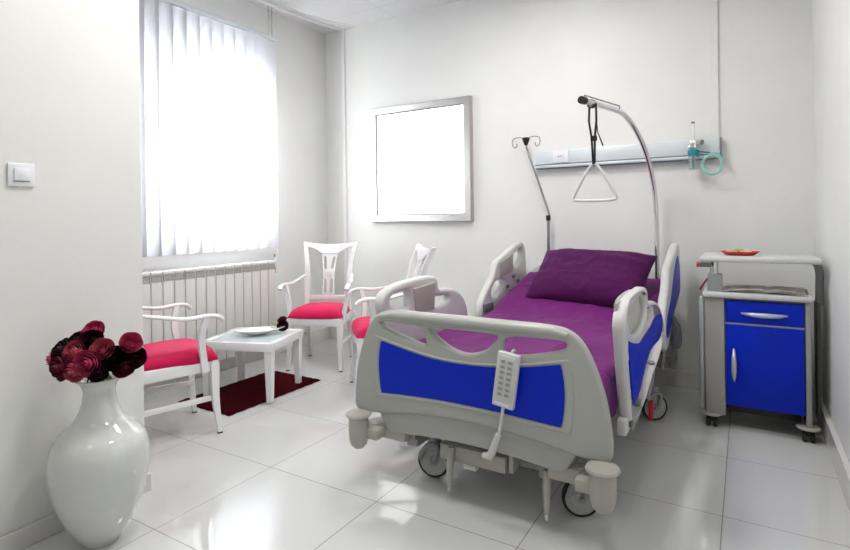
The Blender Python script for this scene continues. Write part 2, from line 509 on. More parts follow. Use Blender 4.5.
# ------------------------------------------------------------------ medical service rail
sr_ = thing('service_rail', 'long pale blue-grey medical supply rail on wall above bed', 'wall rail', (-.775, YB, 1.645))
box('rail_body', (-.635, .635, -.055, 0, -.04, .065), M['rail_alu'], sr_, bev=.006)
box('front_groove', (-.638, .638, -.057, -.01, -.047, -.037), M['rail_edge'], sr_)
box('lower_lip', (-.638, .638, -.064, -.005, -.066, -.046), M['rail_alu'], sr_, bev=.006)
box('bottom_seal', (-.635, .635, -.05, -.005, -.073, -.065), M['rail_edge'], sr_)
box('end_cap', (.635, .645, -.06, 0, -.07, .068), M['rail_edge'], sr_, bev=.002)
so = box('power_socket', (-.495, -.375, -.066, -.05, -.032, .062), M['white_plastic'], sr_, bev=.003)
lathe('socket_face', [(0, 0), (.022, 0), (.026, .004), (.026, .008), (0, .008)], M['white_plastic'], so, 20, T(-.435, -.066, .015) @ Matrix.Rotation(PI / 2, 4, 'X'))
bm = bmesh.new()
for dx in (-.009, .009): add_lathe(bm, [(0, 0), (.004, 0), (.004, .003), (0, .003)], 10, T(-.435 + dx, -.074, .015) @ Matrix.Rotation(PI / 2, 4, 'X'))
obj('socket_holes', bm, M['black'], so)

# ------------------------------------------------------------------ oxygen flowmeter with humidifier and tubing
ox = thing('oxygen_flowmeter', 'oxygen flowmeter with teal cap and clear humidifier bottle on rail', 'oxygen flowmeter', (-.296, YB - .085, 1.60))
lathe('flow_tube', [(0, .10), (.011, .10), (.011, .20), (.008, .215), (0, .215)], M['white_plastic'], ox, 14)
lathe('flow_tube_tip', [(0, .215), (.010, .215), (.010, .226), (0, .23)], M['dark_grey'], ox, 12)
bm = bmesh.new(); add_box(bm, -.02, .02, -.018, .03, .045, .10, .006)
add_tube(bm, [(.015, 0, .075), (.05, 0, .085)], .012, 10); add_tube(bm, [(-.015, 0, .07), (-.03, 0, .055)], .01, 10)
obj('valve_body', bm, M['chrome'], ox)
lathe('control_knob', [(0, 0), (.016, 0), (.018, .012), (.012, .02), (0, .02)], M['dark_grey'], ox, 14, T(.045, -.005, .085) @ Matrix.Rotation(PI / 2, 4, 'Y'))
bm = bmesh.new(); add_lathe(bm, [(0, 0), (.033, 0), (.036, .012), (.034, .035), (.02, .045), (0, .045)], 24)
add_tube(bm, [(.03, 0, .025), (.10, 0, .012)], .006, 8); obj('humidifier_cap', bm, M['teal'], ox)
lathe('humidifier_bottle', [(0, -.10), (.028, -.10), (.031, -.09), (.031, 0), (.029, 0), (.029, -.088), (0, -.094)], M['clear'], ox, 24)
tube('diffuser_stem', [(0, 0, 0), (0, 0, -.085)], .008, M['teal'], ox, 8)
bm = bmesh.new()
pts = []
for k in range(90):
    a = k / 90 * 2 * PI * 3.2
    r = .056 + .006 * math.sin(a * .37)
    pts.append((.113 + r * math.sin(a + 1.2), -.003 + .004 * math.sin(k * .3) , -.068 + 1.15 * r * math.cos(a + 1.2)))
add_tube(bm, pts, .0045, 6)
add_tube(bm, spline([(.10, 0, .012), (.15, -.004, 0), (.168, -.002, -.06)], 5), .0045, 6)
tb = obj('coiled_tubing', bm, M['teal_tube'], ox)

# ------------------------------------------------------------------ hospital bed
BX = -0.984
bed = thing('hospital_bed', 'adjustable hospital bed with grey-white boards and blue panels', 'hospital bed', (BX, 3.0, 0))
def bpart(o):
    """shift a part modelled in room coordinates under the bed's empty"""
    for v in o.data.vertices: v.co -= Vector((BX, 3.0, 0))
    return o
def bp(f, name, *a, **k):
    return bpart(f(name, *a, **k))
FY = 1.955
def off(L): return [(BX - .0 + p[0], p[1]) for p in L]
half = [(-.572, .322), (-.575, .39), (-.569, .455), (-.553, .55), (-.527, .634), (-.497, .705), (-.462, .757), (-.415, .786), (-.34, .7945)]
outer = half + [(-.2, .795), (0, .796), (.2, .795)] + [(-x, z) for x, z in half[::-1]] + [(.49, .322), (.43, .325), (.30, .348), (.15, .362), (0, .366), (-.15, .362), (-.30, .348), (-.43, .325), (-.49, .322)]
hL = [(-.425, .725), (-.425, .741), (-.30, .738), (-.215, .735), (-.198, .72), (-.183, .665), (-.20, .655), (-.29, .68), (-.40, .712)]
hM = [(-.165, .735), (-.05, .737), (.05, .737), (.14, .735), (.145, .722), (.095, .672), (.03, .645), (-.03, .645), (-.10, .672), (-.168, .72)]
hR = [(.17, .735), (.30, .739), (.41, .741), (.418, .722), (.40, .702), (.30, .677), (.20, .658), (.165, .665)]
def bulge(c):
    u = (c.x - BX) / .57
    return Vector((c.x, c.y - .045 * (1 - u * u) + .02, c.z))
def sub(P, n=4):
    out = []
    for i in range(len(P)):
        a, b = Vector(P[i]), Vector(P[(i + 1) % len(P)])
        for k in range(n): out.append(a.lerp(b, k / n))
    return out
fb = bp(plate, 'footboard', off(outer), [off(hL), off(hM), off(hR)], .042, .014, M['plastic'], bed, 'y', FY)
blueF = [(-.418, .652), (-.43, .57), (-.428, .50), (-.418, .424), (-.405, .424), (-.28, .433), (-.10, .44), (.10, .437), (.25, .43), (.385, .422), (.398, .425), (.408, .50), (.410, .57), (.398, .652), (.385, .652), (.26, .625), (.13, .607), (0, .600), (-.13, .603), (-.26, .622), (-.405, .653)]
rim = [(x * 1.085, .53 + (z - .53) * 1.2) for x, z in blueF]
o = bp(plate, 'panel_surround', off(rim), [off([(x * 1.012, .53 + (z - .53) * 1.03) for x, z in blueF])], .014, .006, M['plastic'], None, 'y', FY - .018, smooth=2)
o.parent = fb
o = bp(plate, 'blue_panel', off(blueF), [], .008, .002, M['blue'], None, 'y', FY - .021, smooth=1); o.parent = fb
o = bp(tube, 'grip_rail', [(BX + x, FY - .018, z) for x, z in [(-.42, .762), (-.36, .771), (-.2, .772), (0, .773), (.2, .772), (.36, .771), (.42, .762)]], [.012, .019, .021, .021, .021, .019, .012], M['plastic'], None, 14, flat=1.0); o.parent = fb
apron = [(-.45, .33), (-.43, .30), (-.415, .268), (-.385, .246), (-.345, .246), (-.2, .262), (0, .27), (.2, .262), (.345, .246), (.385, .246), (.415, .268), (.43, .30), (.45, .33), (.30, .362), (.15, .375), (0, .38), (-.15, .375), (-.30, .362)]
o = bp(plate, 'lower_apron', off(apron), [], .034, .008, M['plastic'], None, 'y', FY + .012); o.parent = fb
# headboard
hb_out = [(-.50, .34), (-.50, .55), (-.49, .72), (-.46, .80), (-.38, .835), (.38, .835), (.46, .80), (.49, .72), (.50, .55), (.50, .34)]
hb = bp(plate, 'headboard', off(hb_out), [], .04, .014, M['plastic_light'], bed, 'y', 4.05)
# side rails
RF = [(2.06, .74), (2.045, .80), (2.08, .85), (2.18, .876), (2.38, .885), (2.54, .885), (2.60, .855), (2.60, .80), (2.70, .795), (2.83, .778), (2.96, .745), (3.06, .69), (3.12, .62), (3.12, .55), (3.05, .50), (2.90, .46), (2.72, .44), (2.60, .41), (2.45, .372), (2.22, .37), (2.15, .40), (2.13, .50), (2.09, .62)]
RFb = [(2.085, .735), (2.17, .708), (2.33, .672), (2.45, .662), (2.56, .668), (2.70, .692), (2.86, .705), (3.0, .69), (3.06, .64), (3.04, .60), (2.93, .565), (2.80, .575), (2.65, .578), (2.54, .56), (2.45, .525), (2.33, .47), (2.23, .455), (2.185, .47), (2.15, .56)]
RH = [(3.15, .55), (3.155, .63), (3.25, .715), (3.37, .79), (3.40, .87), (3.45, .90), (3.65, .95), (3.88, 1.018), (3.97, .99), (4.0, .88), (4.01, .72), (3.98, .67), (3.86, .635), (3.71, .60), (3.50, .535), (3.35, .455), (3.24, .43), (3.18, .47)]
RHb = [(3.22, .60), (3.33, .655), (3.43, .70), (3.52, .77), (3.62, .85), (3.76, .93), (3.86, .935), (3.93, .85), (3.96, .72), (3.90, .675), (3.75, .645), (3.55, .60), (3.40, .53), (3.28, .50), (3.21, .53)]
hF1 = [(2.125, .79), (2.13, .815), (2.18, .83), (2.29, .832), (2.30, .815), (2.30, .75), (2.28, .74), (2.15, .765)]
hF2 = [(2.56, .765), (2.57, .76), (2.72, .752), (2.735, .735), (2.72, .715), (2.58, .70), (2.55, .72)]
hH1 = [(3.74, .91), (3.76, .925), (3.88, .965), (3.91, .95), (3.92, .90), (3.86, .845), (3.76, .82), (3.74, .83)]
hH2 = [(3.32, .70), (3.39, .755), (3.47, .76), (3.56, .745), (3.54, .715), (3.40, .655), (3.34, .65)]
def mid(x0, x1): return (x0 + x1) / 2
def rail(name, out, holes, blue, xin, xout, label=None):
    s = 1 if xout > xin else -1
    r = bp(plate, name, out, holes, abs(xout - xin), .018, M['plastic_light'], bed, 'x', mid(xin, xout), 1)
    if not blue: return r
    b = bp(plate, 'blue_panel', blue, [], .006, .002, M['blue'], None, 'x', xout - s * .0005, 1); b.parent = r
    return r
LF = [(p[0] if p[0] < 2.75 else 2.75 + (p[0] - 2.75) * .6, p[1]) for p in RF]
rf_l = rail('foot_side_rail', LF, [hF1, hF2], None, -1.48, -1.53)
rh_l = rail('head_side_rail', RH, [hH1, hH2], None, -1.48, -1.53)
rf_r = rail('foot_side_rail', RF, [hF2, [(2.125, .84), (2.14, .862), (2.30, .868), (2.46, .862), (2.53, .82), (2.535, .76), (2.47, .725), (2.34, .712), (2.20, .735), (2.13, .775)]], RFb, -.432, -.382)
rh_r = rail('head_side_rail', RH, [], RHb, -.432, -.382)
# inner recessed panels and small fittings
for xx, r, s in ((-1.478, rf_l, 1), (-.434, rf_r, -1)):
    o = bp(plate, 'inner_grip_panel', [(2.33, .835), (2.55, .845), (2.54, .70), (2.35, .70)], [], .010, .004, M['plastic_beige'], None, 'x', xx, 0); o.parent = r
for xx, r, s in ((-1.478, rh_l, 1), (-.434, rh_r, -1)):
    o = bp(plate, 'inner_grip_panel', [(3.46, .88), (3.70, .93), (3.70, .80), (3.45, .77)], [], .010, .004, M['plastic_beige'], None, 'x', xx, 0); o.parent = r
    for yy, zz in ((3.60, .70), (3.72, .76), (3.80, .72), (3.66, .655)):
        o = bp(box, 'control_button', (xx - .006, xx + .006, yy - .022, yy + .022, zz - .012, zz + .012), M['dark_grey'], None, bev=.003); o.parent = r
# ribbed handle scoop of the right foot rail
o = bp(plate, 'grip_back', [(2.08, .87), (2.45, .87), (2.55, .76), (2.50, .70), (2.15, .70), (2.08, .78)], [], .012, .003, M['plastic'], None, 'x', -.422, 0); o.parent = rf_r
bm = bmesh.new()
for k in range(6):
    y = 2.18 + k * .058
    add_tube(bm, [(-.415, y, .862), (-.408, y, .80), (-.414, y, .72)], .009, 8)
o = bpart(obj('grip_rib', bm, M['plastic_light'])); o.parent = rf_r
# rail hinge arms
def hinge(x, y0, y1, z1, s):
    bm = bmesh.new()
    add_tube(bm, spline([(x - s * .01, y0, z1), (x - s * .015, y0 + .03, z1 - .07), (x - s * .03, y1, .30)], 5), .017, 8, flat=.6)
    o = bpart(obj('rail_arm', bm, M['mid_grey'])); o.parent = bed
    return o
for x, s in ((-.40, 1), (-1.51, -1)):
    hinge(x, 2.42, 2.36, .42, s); hinge(x, 2.85, 2.80, .47, s); hinge(x, 3.35, 3.40, .50, s); hinge(x, 3.72, 3.66, .60, s)
    bm = bmesh.new(); add_box(bm, x - .03, x + .006, 2.11, 2.23, .362, .425, .008); o = bpart(obj('rail_bracket', bm, M['plastic_light'])); o.parent = bed
    bm = bmesh.new(); add_lathe(bm, [(0, 0), (.017, 0), (.017, .012), (.008, .016), (0, .016)], 14, T(x + .005 * s, 2.175, .395) @ Matrix.Rotation(PI / 2 * s, 4, 'Y')); o = bpart(obj('pivot_cap', bm, M['dark_grey'])); o.parent = bed
o = bp(box, 'rail_stop', (-1.482, -1.462, 3.18, 3.32, .575, .63), M['dark_grey'], bed, bev=.008)
o = bp(box, 'red_release_pedal', (-.478, -.458, 3.19, 3.26, .05, .15), M['red'], bed, bev=.008)
bm = bmesh.new(); add_tube(bm, spline([(-.37, 3.44, .60), (-.365, 3.50, .50), (-.365, 3.52, .40)], 4), [.012, .018, .03, .032, .034, .034, .034, .03, .022], 10, flat=.5)
o = bpart(obj('release_lever', bm, M['dark_grey'])); o.parent = bed
o = bp(box, 'lever_tab', (-.352, -.34, 3.49, 3.54, .50, .515), M['red'], bed)
# mattress platform and chassis
bpart(box('mattress_platform', (-1.44, -.46, 2.0, 3.18, .42, .455), M['frame_grey'], bed, bev=.006))
bm = bmesh.new()
A = math.radians(14.5)
add_box(bm, -1.44, -.46, 0, .84, -.035, 0, .006, mtx=T(0, 3.19, .453) @ Matrix.Rotation(A, 4, 'X'))
bpart(obj('backrest_platform', bm, M['frame_grey'], bed))
for x in (-1.30, -.68):
    bpart(box('base_rail', (x - .03, x + .03, 2.02, 3.95, .17, .235), M['frame_grey'], bed, bev=.008))
bpart(box('base_cross_beam', (-1.50, -.45, 3.815, 3.885, .19, .25), M['plastic_beige'], bed, bev=.008))
bpart(box('base_cross_beam', (-1.40, -.58, 2.21, 2.25, .20, .24), M['dark_grey'], bed, bev=.004))
bpart(box('beam_stub', (-1.52, -1.30, 1.965, 2.03, .205, .262), M['plastic_beige'], bed, bev=.006))
bpart(box('beam_stub', (-.655, -.45, 1.965, 2.03, .205, .262), M['plastic_beige'], bed, bev=.006))
bpart(box('front_rail', (-.845, -.64, 2.09, 2.12, .165, .20), M['frame_grey'], bed, bev=.004))
bpart(box('side_bracket', (-.835, -.815, 2.02, 2.2, .16, .27), M['plastic_beige'], bed, bev=.004))
for x0_, x1_ in ((-1.33, -1.27), (-.70, -.64)):
    bpart(box('stub_link', (x0_, x1_, 2.0, 2.12, .205, .255), M['frame_grey'], bed, bev=.006))
bpart(box('control_box', (-1.15, -.845, 2.01, 2.36, .155, .222), M['plastic_beige'], bed, bev=.006))
bpart(box('box_shade_slab', (-1.14, -.855, 2.05, 2.36, .220, .30), M['dark_grey'], bed, bev=.004))  # dark slab added in place of the box's shaded open interior
bpart(box('box_label', (-1.03, -.975, 2.004, 2.03, .140, .157), M['plastic_light'], bed))
bpart(box('underbody_tray', (-1.24, -.74, 2.40, 3.6, .25, .31), M['dark_grey'], bed, bev=.01))
for y in (2.5, 3.3):
    bm = bmesh.new()
    for x in (-1.2, -.78): add_tube(bm, [(x, y, .22), (x, y + .22, .43)], .02, 8)
    add_tube(bm, [(-1.2, y + .1, .32), (-.78, y + .1, .32)], .015, 8)
    bpart(obj('lift_arm', bm, M['frame_grey'], bed))
# bumpers
for x, y in ((-1.507, 1.90), (-.435, 1.90), (-1.50, 3.96), (-.45, 3.96)):
    b = bpart(lathe('corner_bumper', [(0, .17), (.022, .17), (.036, .185), (.043, .21), (.0455, .24), (.0455, .285), (.043, .312), (0, .312)], M['plastic_beige'], bed, 24, T(x, y, 0)))
    o = bpart(lathe('bumper_flange', [(0, .312), (.055, .312), (.059, .318), (.056, .326), (.03, .332), (0, .332)], M['plastic_beige'], None, 24, T(x, y, 0))); o.parent = b
    bm = bmesh.new()
    add_box(bm, min(x, x + (.1 if x < -1 else -.1)), max(x, x + (.1 if x < -1 else -.1)), y, y + (.16 if y < 3 else -.12), .215, .26, .006)
    bpart(obj('bumper_arm', bm, M['plastic_beige'], bed))
# casters
def caster(x, y, ang, red=False):
    r = .077
    m4 = T(x, y, 0) @ rotz(ang)
    bm = bmesh.new()
    add_lathe(bm, [(r * .86, -.014), (r * .97, -.013), (r, -.006), (r, .006), (r * .97, .013), (r * .86, .014), (r * .84, 0), (r * .86, -.014)], 36, m4 @ T(0, 0, r) @ Matrix.Rotation(PI / 2, 4, 'X'))
    w = bpart(obj('caster', bm, M['rubber'], bed))
    bm = bmesh.new()
    add_lathe(bm, [(0, -.016), (.018, -.016), (.022, -.011), (r * .60, -.013), (r * .64, -.010), (r * .87, -.012), (r * .87, .012), (r * .64, .010), (r * .60, .013), (.022, .011), (.018, .016), (0, .016)], 36, m4 @ T(0, 0, r) @ Matrix.Rotation(PI / 2, 4, 'X'))
    o = bpart(obj('wheel_disc', bm, M['plastic'])); o.parent = w
    bm = bmesh.new()
    P = spline([(-r * .75, 0, r * 1.15), (-r * .5, 0, r * 1.75), (0, 0, r * 2.1), (r * .35, 0, r * 1.9), (r * .15, 0, r * 1.1)], 5)
    add_tube(bm, [m4 @ (Vector(p) + Vector((0, -.026, 0))) for p in P], .011, 8)
    add_tube(bm, [m4 @ (Vector(p) + Vector((0, .026, 0))) for p in P], .011, 8)
    add_lathe(bm, [(0, r * 2.0), (.028, r * 2.0), (.028, .20), (0, .20)], 16, m4)
    o = bpart(obj('caster_fork', bm, M['mid_grey'])); o.parent = w
    bm = bmesh.new(); add_tube(bm, [m4 @ Vector((0, -.034, r)), m4 @ Vector((0, .034, r))], .010, 10)
    o = bpart(obj('axle', bm, M['mid_grey'])); o.parent = w
    return w
caster(-1.25, 2.13, math.radians(8)); caster(-.575, 2.14, math.radians(28)); caster(-.47, 3.36, math.radians(38)); caster(-1.35, 3.70, math.radians(20))
bm = bmesh.new(); add_box(bm, -1.35, -.47, 3.34, 3.38, .17, .22, .006); bpart(obj('rear_cross_beam', bm, M['frame_grey'], bed))
# pedals
for x in (-1.085, -.665):
    bm = bmesh.new()
    add_tube(bm, [(x, 2.0, .22), (x, 1.985, .16), (x + .003, 1.975, .095), (x + .004, 1.97, .06)], [.024, .025, .020, .012], 10, flat=.6)
    p = bpart(obj('foot_pedal', bm, M['plastic_beige'], bed))
    o = bpart(lathe('pedal_tip', [(0, 0), (.007, 0), (.007, .022), (0, .022)], M['chrome'], None, 10, T(x + .006, 1.962, .05))); o.parent = p

# mattress with sheet
mt = thing('mattress', 'thick mattress under a purple ribbed sheet on the hospital bed', 'mattress', (-.945, 3.0, .46))
ZT = .122
def bedz(y):
    """mattress top above the local origin (y in room coordinates)"""
    if y < 3.10: return ZT
    if y < 3.30:
        t = (y - 3.10) / .2; return ZT + math.tan(A) * .1 * t * t
    return ZT + math.tan(A) * (y - 3.20)
def slab(x0, x1, top_off, thick, ny=150, nx=80, wr=0.0, y0=2.01, y1=3.995, skirt=0.0):
    bm = bmesh.new(); top = []; r = .035
    for j in range(ny + 1):
        y = y0 + (y1 - y0) * j / ny; row = []
        for i in range(nx + 1):
            u = i / nx; x = x0 + (x1 - x0) * u
            e = min(x - x0, x1 - x, (y - y0) * .9, (y1 - y) * .9)
            drop = 0 if e > r else r - math.sqrt(max(r * r - (r - e) ** 2, 0))
            w = wr * (noise.noise(Vector((x * 2.2, y * 3.1, 1.7))) + .55 * noise.noise(Vector((x * 7, y * 5, 4.2))) + .25 * abs(noise.noise(Vector((x * 3 + y * 12, y * 4 - x * 9, 9)))))
            if wr:
                q = noise.noise(Vector((x * 1.6 + y * .5, y * 3.4 - x * 1.2, 2.2)))
                w += .012 * math.exp(-(q / .045) ** 2) * (.35 + abs(noise.noise(Vector((x * 2, y * 2, 7)))))
                q2 = noise.noise(Vector((x * 5.5, y * 1.3, 5.1)))
                w += .006 * math.exp(-(q2 / .07) ** 2) * max(0, 1 - abs(y - 2.9) / .9)
            row.append(bm.verts.new((x + .945, y - 3.0, bedz(y) + top_off - drop + w)))
        top.append(row)
    for j in range(ny):
        for i in range(nx): bm.faces.new((top[j][i], top[j][i + 1], top[j + 1][i + 1], top[j + 1][i]))
    per = [(0, i) for i in range(nx + 1)] + [(j, nx) for j in range(1, ny + 1)] + [(ny, i) for i in range(nx - 1, -1, -1)] + [(j, 0) for j in range(ny - 1, 0, -1)]
    prev = [top[j][i] for j, i in per]
    steps = 4
    for s in range(1, steps + 1):
        cur = []
        for (j, i), v0 in zip(per, [top[j][i] for j, i in per]):
            y = y0 + (y1 - y0) * j / ny
            fold = .005 * math.sin((v0.co.x * 3 + v0.co.y * 3) * 11) * s / steps * (1 if wr else 0)
            nx_ = -1 if i == 0 else (1 if i == nx else 0)
            zb = bedz(y) - thick - skirt * (1 if 0 < j < ny else .3)
            z = (bedz(y) + top_off - r) * (1 - s / steps) + zb * s / steps
            cur.append(bm.verts.new((v0.co.x + nx_ * fold, v0.co.y, z)))
        for k in range(len(per)):
            k2 = (k + 1) % len(per); bm.faces.new((prev[k], prev[k2], cur[k2], cur[k]))
        prev = cur
    if not skirt: bm.faces.new(prev)
    return bm
obj('foam_core', slab(-1.430, -.470, -.022, ZT - .002, 30, 16, y0=2.03, y1=3.94), M['mattress'], mt)
obj('bed_sheet', slab(-1.450, -.450, 0.0, ZT - .012, wr=.015, y0=2.005, y1=3.962, skirt=.05), M['sheet'], mt, angle=80)

# pillow
pil = bpy.data.objects
bm = bmesh.new(); nx, ny = 90, 60; sheets = []
for sgn in (1, -1):
    g = []
    for j in range(ny + 1):
        row = []
        for i in range(nx + 1):
            u, v = i / nx * 2 - 1, j / ny * 2 - 1
            px = u * .386 * (1 - .05 * (1 - abs(v)) ** 1 * 0 - .06 * (1 - v * v) * abs(u) ** 3)
            py = v * .245 * (1 - .07 * (1 - u * u) * abs(v) ** 3)
            hgt = ((1 - abs(u) ** 3.2) * (1 - abs(v) ** 3.0)) ** .55
            wv = .012 * noise.noise(Vector((u * 3, v * 4, sgn))) + .005 * math.exp(-(noise.noise(Vector((u * 2.2 + v, v * 1.6 - u * 1.5, 3 + sgn))) / .07) ** 2) + .004 * noise.noise(Vector((u * 9, v * 5, 3 + sgn)))
            z = sgn * (.125 if sgn > 0 else .060) * hgt + wv * hgt
            row.append((px, py, z))
        g.append(row)
    sheets.append(g)
vt = [[bm.verts.new(p) for p in row] for row in sheets[0]]
vb = [[(vt[j][i] if i in (0, nx) or j in (0, ny) else bm.verts.new(sheets[1][j][i])) for i in range(nx + 1)] for j in range(ny + 1)]
for G in (vt, vb):
    for j in range(ny):
        for i in range(nx): bm.faces.new((G[j][i], G[j][i + 1], G[j + 1][i + 1], G[j + 1][i]))
po = obj('pillow', bm, M['pillow'], angle=80)
po.location = (-.895, 3.59, .787); po.rotation_euler = (math.radians(39), math.radians(1), math.radians(-6))
tag(po, 'plump purple pillow lying at the raised head of the bed', 'pillow')

# hand control on footboard
hc = thing('hand_control', 'grey corded bed remote with keypad hanging on the footboard', 'remote control', (-.782, 1.885, .583))
hc.rotation_euler = (0, math.radians(8), 0)
box('casing', (-.044, .044, -.016, .010, -.105, .105), M['plastic_light'], hc, bev=.006)
kp = box('keypad', (-.034, .034, -.019, -.014, -.078, .094), M['cab_top'], hc, bev=.002)
for r_ in range(7):
    for c_ in range(2):
        b = box('key', (-.026 + c_ * .029, -.005 + c_ * .029, -.0205, -.018, -.060 + r_ * .021, -.047 + r_ * .021), M['plastic'], hc, bev=.001)
        bm = bmesh.new()
        x, z = -.0155 + c_ * .029, -.0535 + r_ * .021
        if r_ % 2: add_tube(bm, [(x - .005, -.021, z + .003), (x + .005, -.021, z - .002), (x - .002, -.021, z - .004)], .0011, 5)
        else: add_tube(bm, [(x - .005, -.021, z - .003), (x + .001, -.021, z + .004), (x + .005, -.021, z - .001)], .0011, 5)
        o = obj('key_symbol', bm, M['dark_grey']); o.parent = b
box('indicator_bar', (-.030, .030, -.0205, -.017, -.094, -.086), M['white_plastic'], hc)
tube('hook', spline([(0, .0, .085), (0, .02, .10), (0, .035, .105), (0, .055, .10)], 5), .006, M['plastic_light'], hc, 8)
tube('cable', spline([(0, -.002, -.105), (0, -.004, -.15), (-.003, -.002, -.20), (-.005, .0, -.225)], 5), .007, M['plastic_light'], hc, 8)
tube('plug', [(-.005, -.004, -.215), (-.022, 0, -.29), (-.03, .005, -.315), (-.06, .01, -.325)], [.011, .015, .017, .012], M['plastic_light'], hc, 10)

# lifting pole and trapeze
lp = thing('lifting_pole', 'curved steel bed lifting pole rising behind right side of pillow', 'lifting pole', (-.530, 4.0, .4))
PP = [(-.53, 4.0, .55), (-.53, 4.0, .68), (-.53, 4.0, .958), (-.53, 4.0, 1.166), (-.537, 3.975, 1.375), (-.556, 3.90, 1.543), (-.581, 3.807, 1.671), (-.616, 3.679, 1.777), (-.648, 3.557, 1.836), (-.673, 3.465, 1.852), (-.716, 3.304, 1.855), (-.785, 3.045, 1.857)]
O = Vector((-.53, 4.0, .4))
PPl = [Vector(p) - O for p in spline(PP, 5)]
tube('pole', PPl, .0165, M['chrome'], lp, 14)
tube('lower_socket', [(0, 0, .05), (0, 0, .30)], .024, M['plastic_light'], lp, 14)
d = (PPl[-1] - PPl[-3]).normalized()
tube('end_cap', [PPl[-1] - d * .03, PPl[-1] + d * .012], .022, M['black'], lp, 16)
tube('stop_wire', [PPl[-1] - d * .03 + Vector((0, 0, .017)), PPl[-1] - d * .03 + Vector((0, 0, .032)), PPl[-12] + Vector((0, 0, .036)), PPl[-12] + Vector((0, 0, .014))], .004, M['dark_chrome'], lp, 6)

tz = Vector((-.757, 3.19, 1.855))
th = thing('trapeze_handle', 'white triangular grab handle hanging on a black strap from pole', 'grab handle', tz)
dirp = Vector((-.25, -.97, 0)).normalized()
bm = bmesh.new()
lp_pts = []
for k in range(16):
    a = 2 * PI * k / 16
    lp_pts.append(dirp * 0 + Vector((.97 * .021 * math.cos(a), -.25 * .021 * math.cos(a), .021 * math.sin(a))))
add_tube(bm, [p + dirp * .01 for p in lp_pts], .005, 6, closed=True)
add_tube(bm, [p + dirp * .03 for p in lp_pts], .005, 6, closed=True)
add_tube(bm, [(-.022, 0, 0), (-.022, -.02, -.10), (-.010, -.01, -.20), (-.006, 0, -.35)], .016, 8, flat=.35)
add_tube(bm, [(.02, -.02, 0), (.021, -.02, -.10), (.008, -.01, -.20), (.004, 0, -.35)], .016, 8, flat=.35)
add_box(bm, -.018, .018, -.012, .012, -.215, -.185, .004)
obj('strap', bm, M['black'], th)
tube('strap_tail', [(.022, -.02, -.10), (.03, -.03, -.17), (.055, -.03, -.24), (.058, -.03, -.25)], [.006, .006, .009, .009], M['black'], th, 6, flat=.5)
tri = chaikin([(-.018, -.345), (.018, -.345), (.135, -.545), (.125, -.565), (-.125, -.565), (-.135, -.545)], 2)
bm = bmesh.new(); add_tube(bm, [(p[0] * .97, -p[0] * .1, p[1]) for p in tri], .0085, 10, closed=True)
obj('triangle_grip', bm, M['plastic_light'], th)

# drip stand
iv = thing('drip_pole', 'thin chrome drip pole with two wire hooks behind bed', 'drip pole', (-1.30, 4.0, .35))
tube('lower_tube', [(0, 0, .1), (0, 0, .83)], .012, M['dark_chrome'], iv, 12)
tube('clamp_knob', [(0, 0, .82), (0, 0, .86)], .018, M['black'], iv, 12)
tube('upper_rod', spline([(0, 0, .83), (-.002, 0, .90), (-.155, -.01, 1.36), (-.168, -.01, 1.42)], 6), .008, M['dark_chrome'], iv, 10)
lathe('hook_hub', [(0, -.03), (.012, -.03), (.028, .012), (.03, .03), (0, .034)], M['black'], iv, 14, T(-.168, -.01, 1.44))
for s in (-1, 1):
    tube('hanging_hook', spline([(-.168, -.01, 1.46), (-.168 + s * .05, -.01, 1.475), (-.168 + s * .10, -.01, 1.47), (-.168 + s * .115, -.01, 1.44), (-.168 + s * .10, -.01, 1.40), (-.168 + s * .078, -.01, 1.405), (-.168 + s * .075, -.01, 1.43)], 5), .0035, M['dark_chrome'], iv, 6)

# ------------------------------------------------------------------ bedside cabinet
CX, CY = .0415, 3.42
cb = thing('bedside_cabinet', 'grey bedside cabinet on casters with blue drawer and blue door', 'bedside cabinet', (CX, CY - .02, 0))
def cbx(name, x0, x1, y0, y1, z0, z1, m, parent=None, bev=.004):
    return box(name, (x0 - CX, x1 - CX, y0 - CY, y1 - CY, z0, z1), m, parent or cb, bev=bev)
cbx('carcass', -.20, .285, 3.45, 3.84, .13, .735, M['cab_grey'])
cbx('left_column', -.205, -.104, 3.42, 3.47, .075, .74, M['cab_grey'], bev=.010)
cbx('right_column', .262, .288, 3.42, 3.47, .08, .74, M['cab_grey'], bev=.006)
cbx('side_post', -.237, -.206, 3.46, 3.56, .08, .725, M['handle'], bev=.012)
cbx('shade_block', -.15, .25, 3.52, 3.82, .075, .131, M['black'])  # black block added to stand for the shade under the cabinet
cbx('worktop', -.215, .298, 3.395, 3.86, .735, .765, M['cab_top'], bev=.012)
dr = cbx('drawer', -.100, .258, 3.418, 3.45, .600, .722, M['blue'], bev=.002)
do = cbx('door', -.100, .258, 3.418, 3.45, .140, .588, M['blue'], bev=.002)
cbx('trim_line', -.104, .262, 3.430, 3.455, .5885, .5995, M['handle'], bev=.0)
def bow(name, pts, r, parent):
    o = tube(name, spline([(p[0] - CX, p[1] - CY, p[2]) for p in pts], 5), r, M['handle'], parent, 12, flat=1.0)
    return o
R5 = lambda a, b: [a + (b - a) * math.sin(PI * k / 20) for k in range(21)]
bow('drawer_handle', [(-.025, 3.420, .655), (.02, 3.392, .655), (.08, 3.386, .655), (.14, 3.392, .655), (.185, 3.420, .655)], R5(.005, .014), dr)
bow('door_handle', [(-.062, 3.420, .455), (-.062, 3.395, .42), (-.062, 3.386, .365), (-.062, 3.395, .31), (-.062, 3.420, .275)], R5(.005, .013), do)
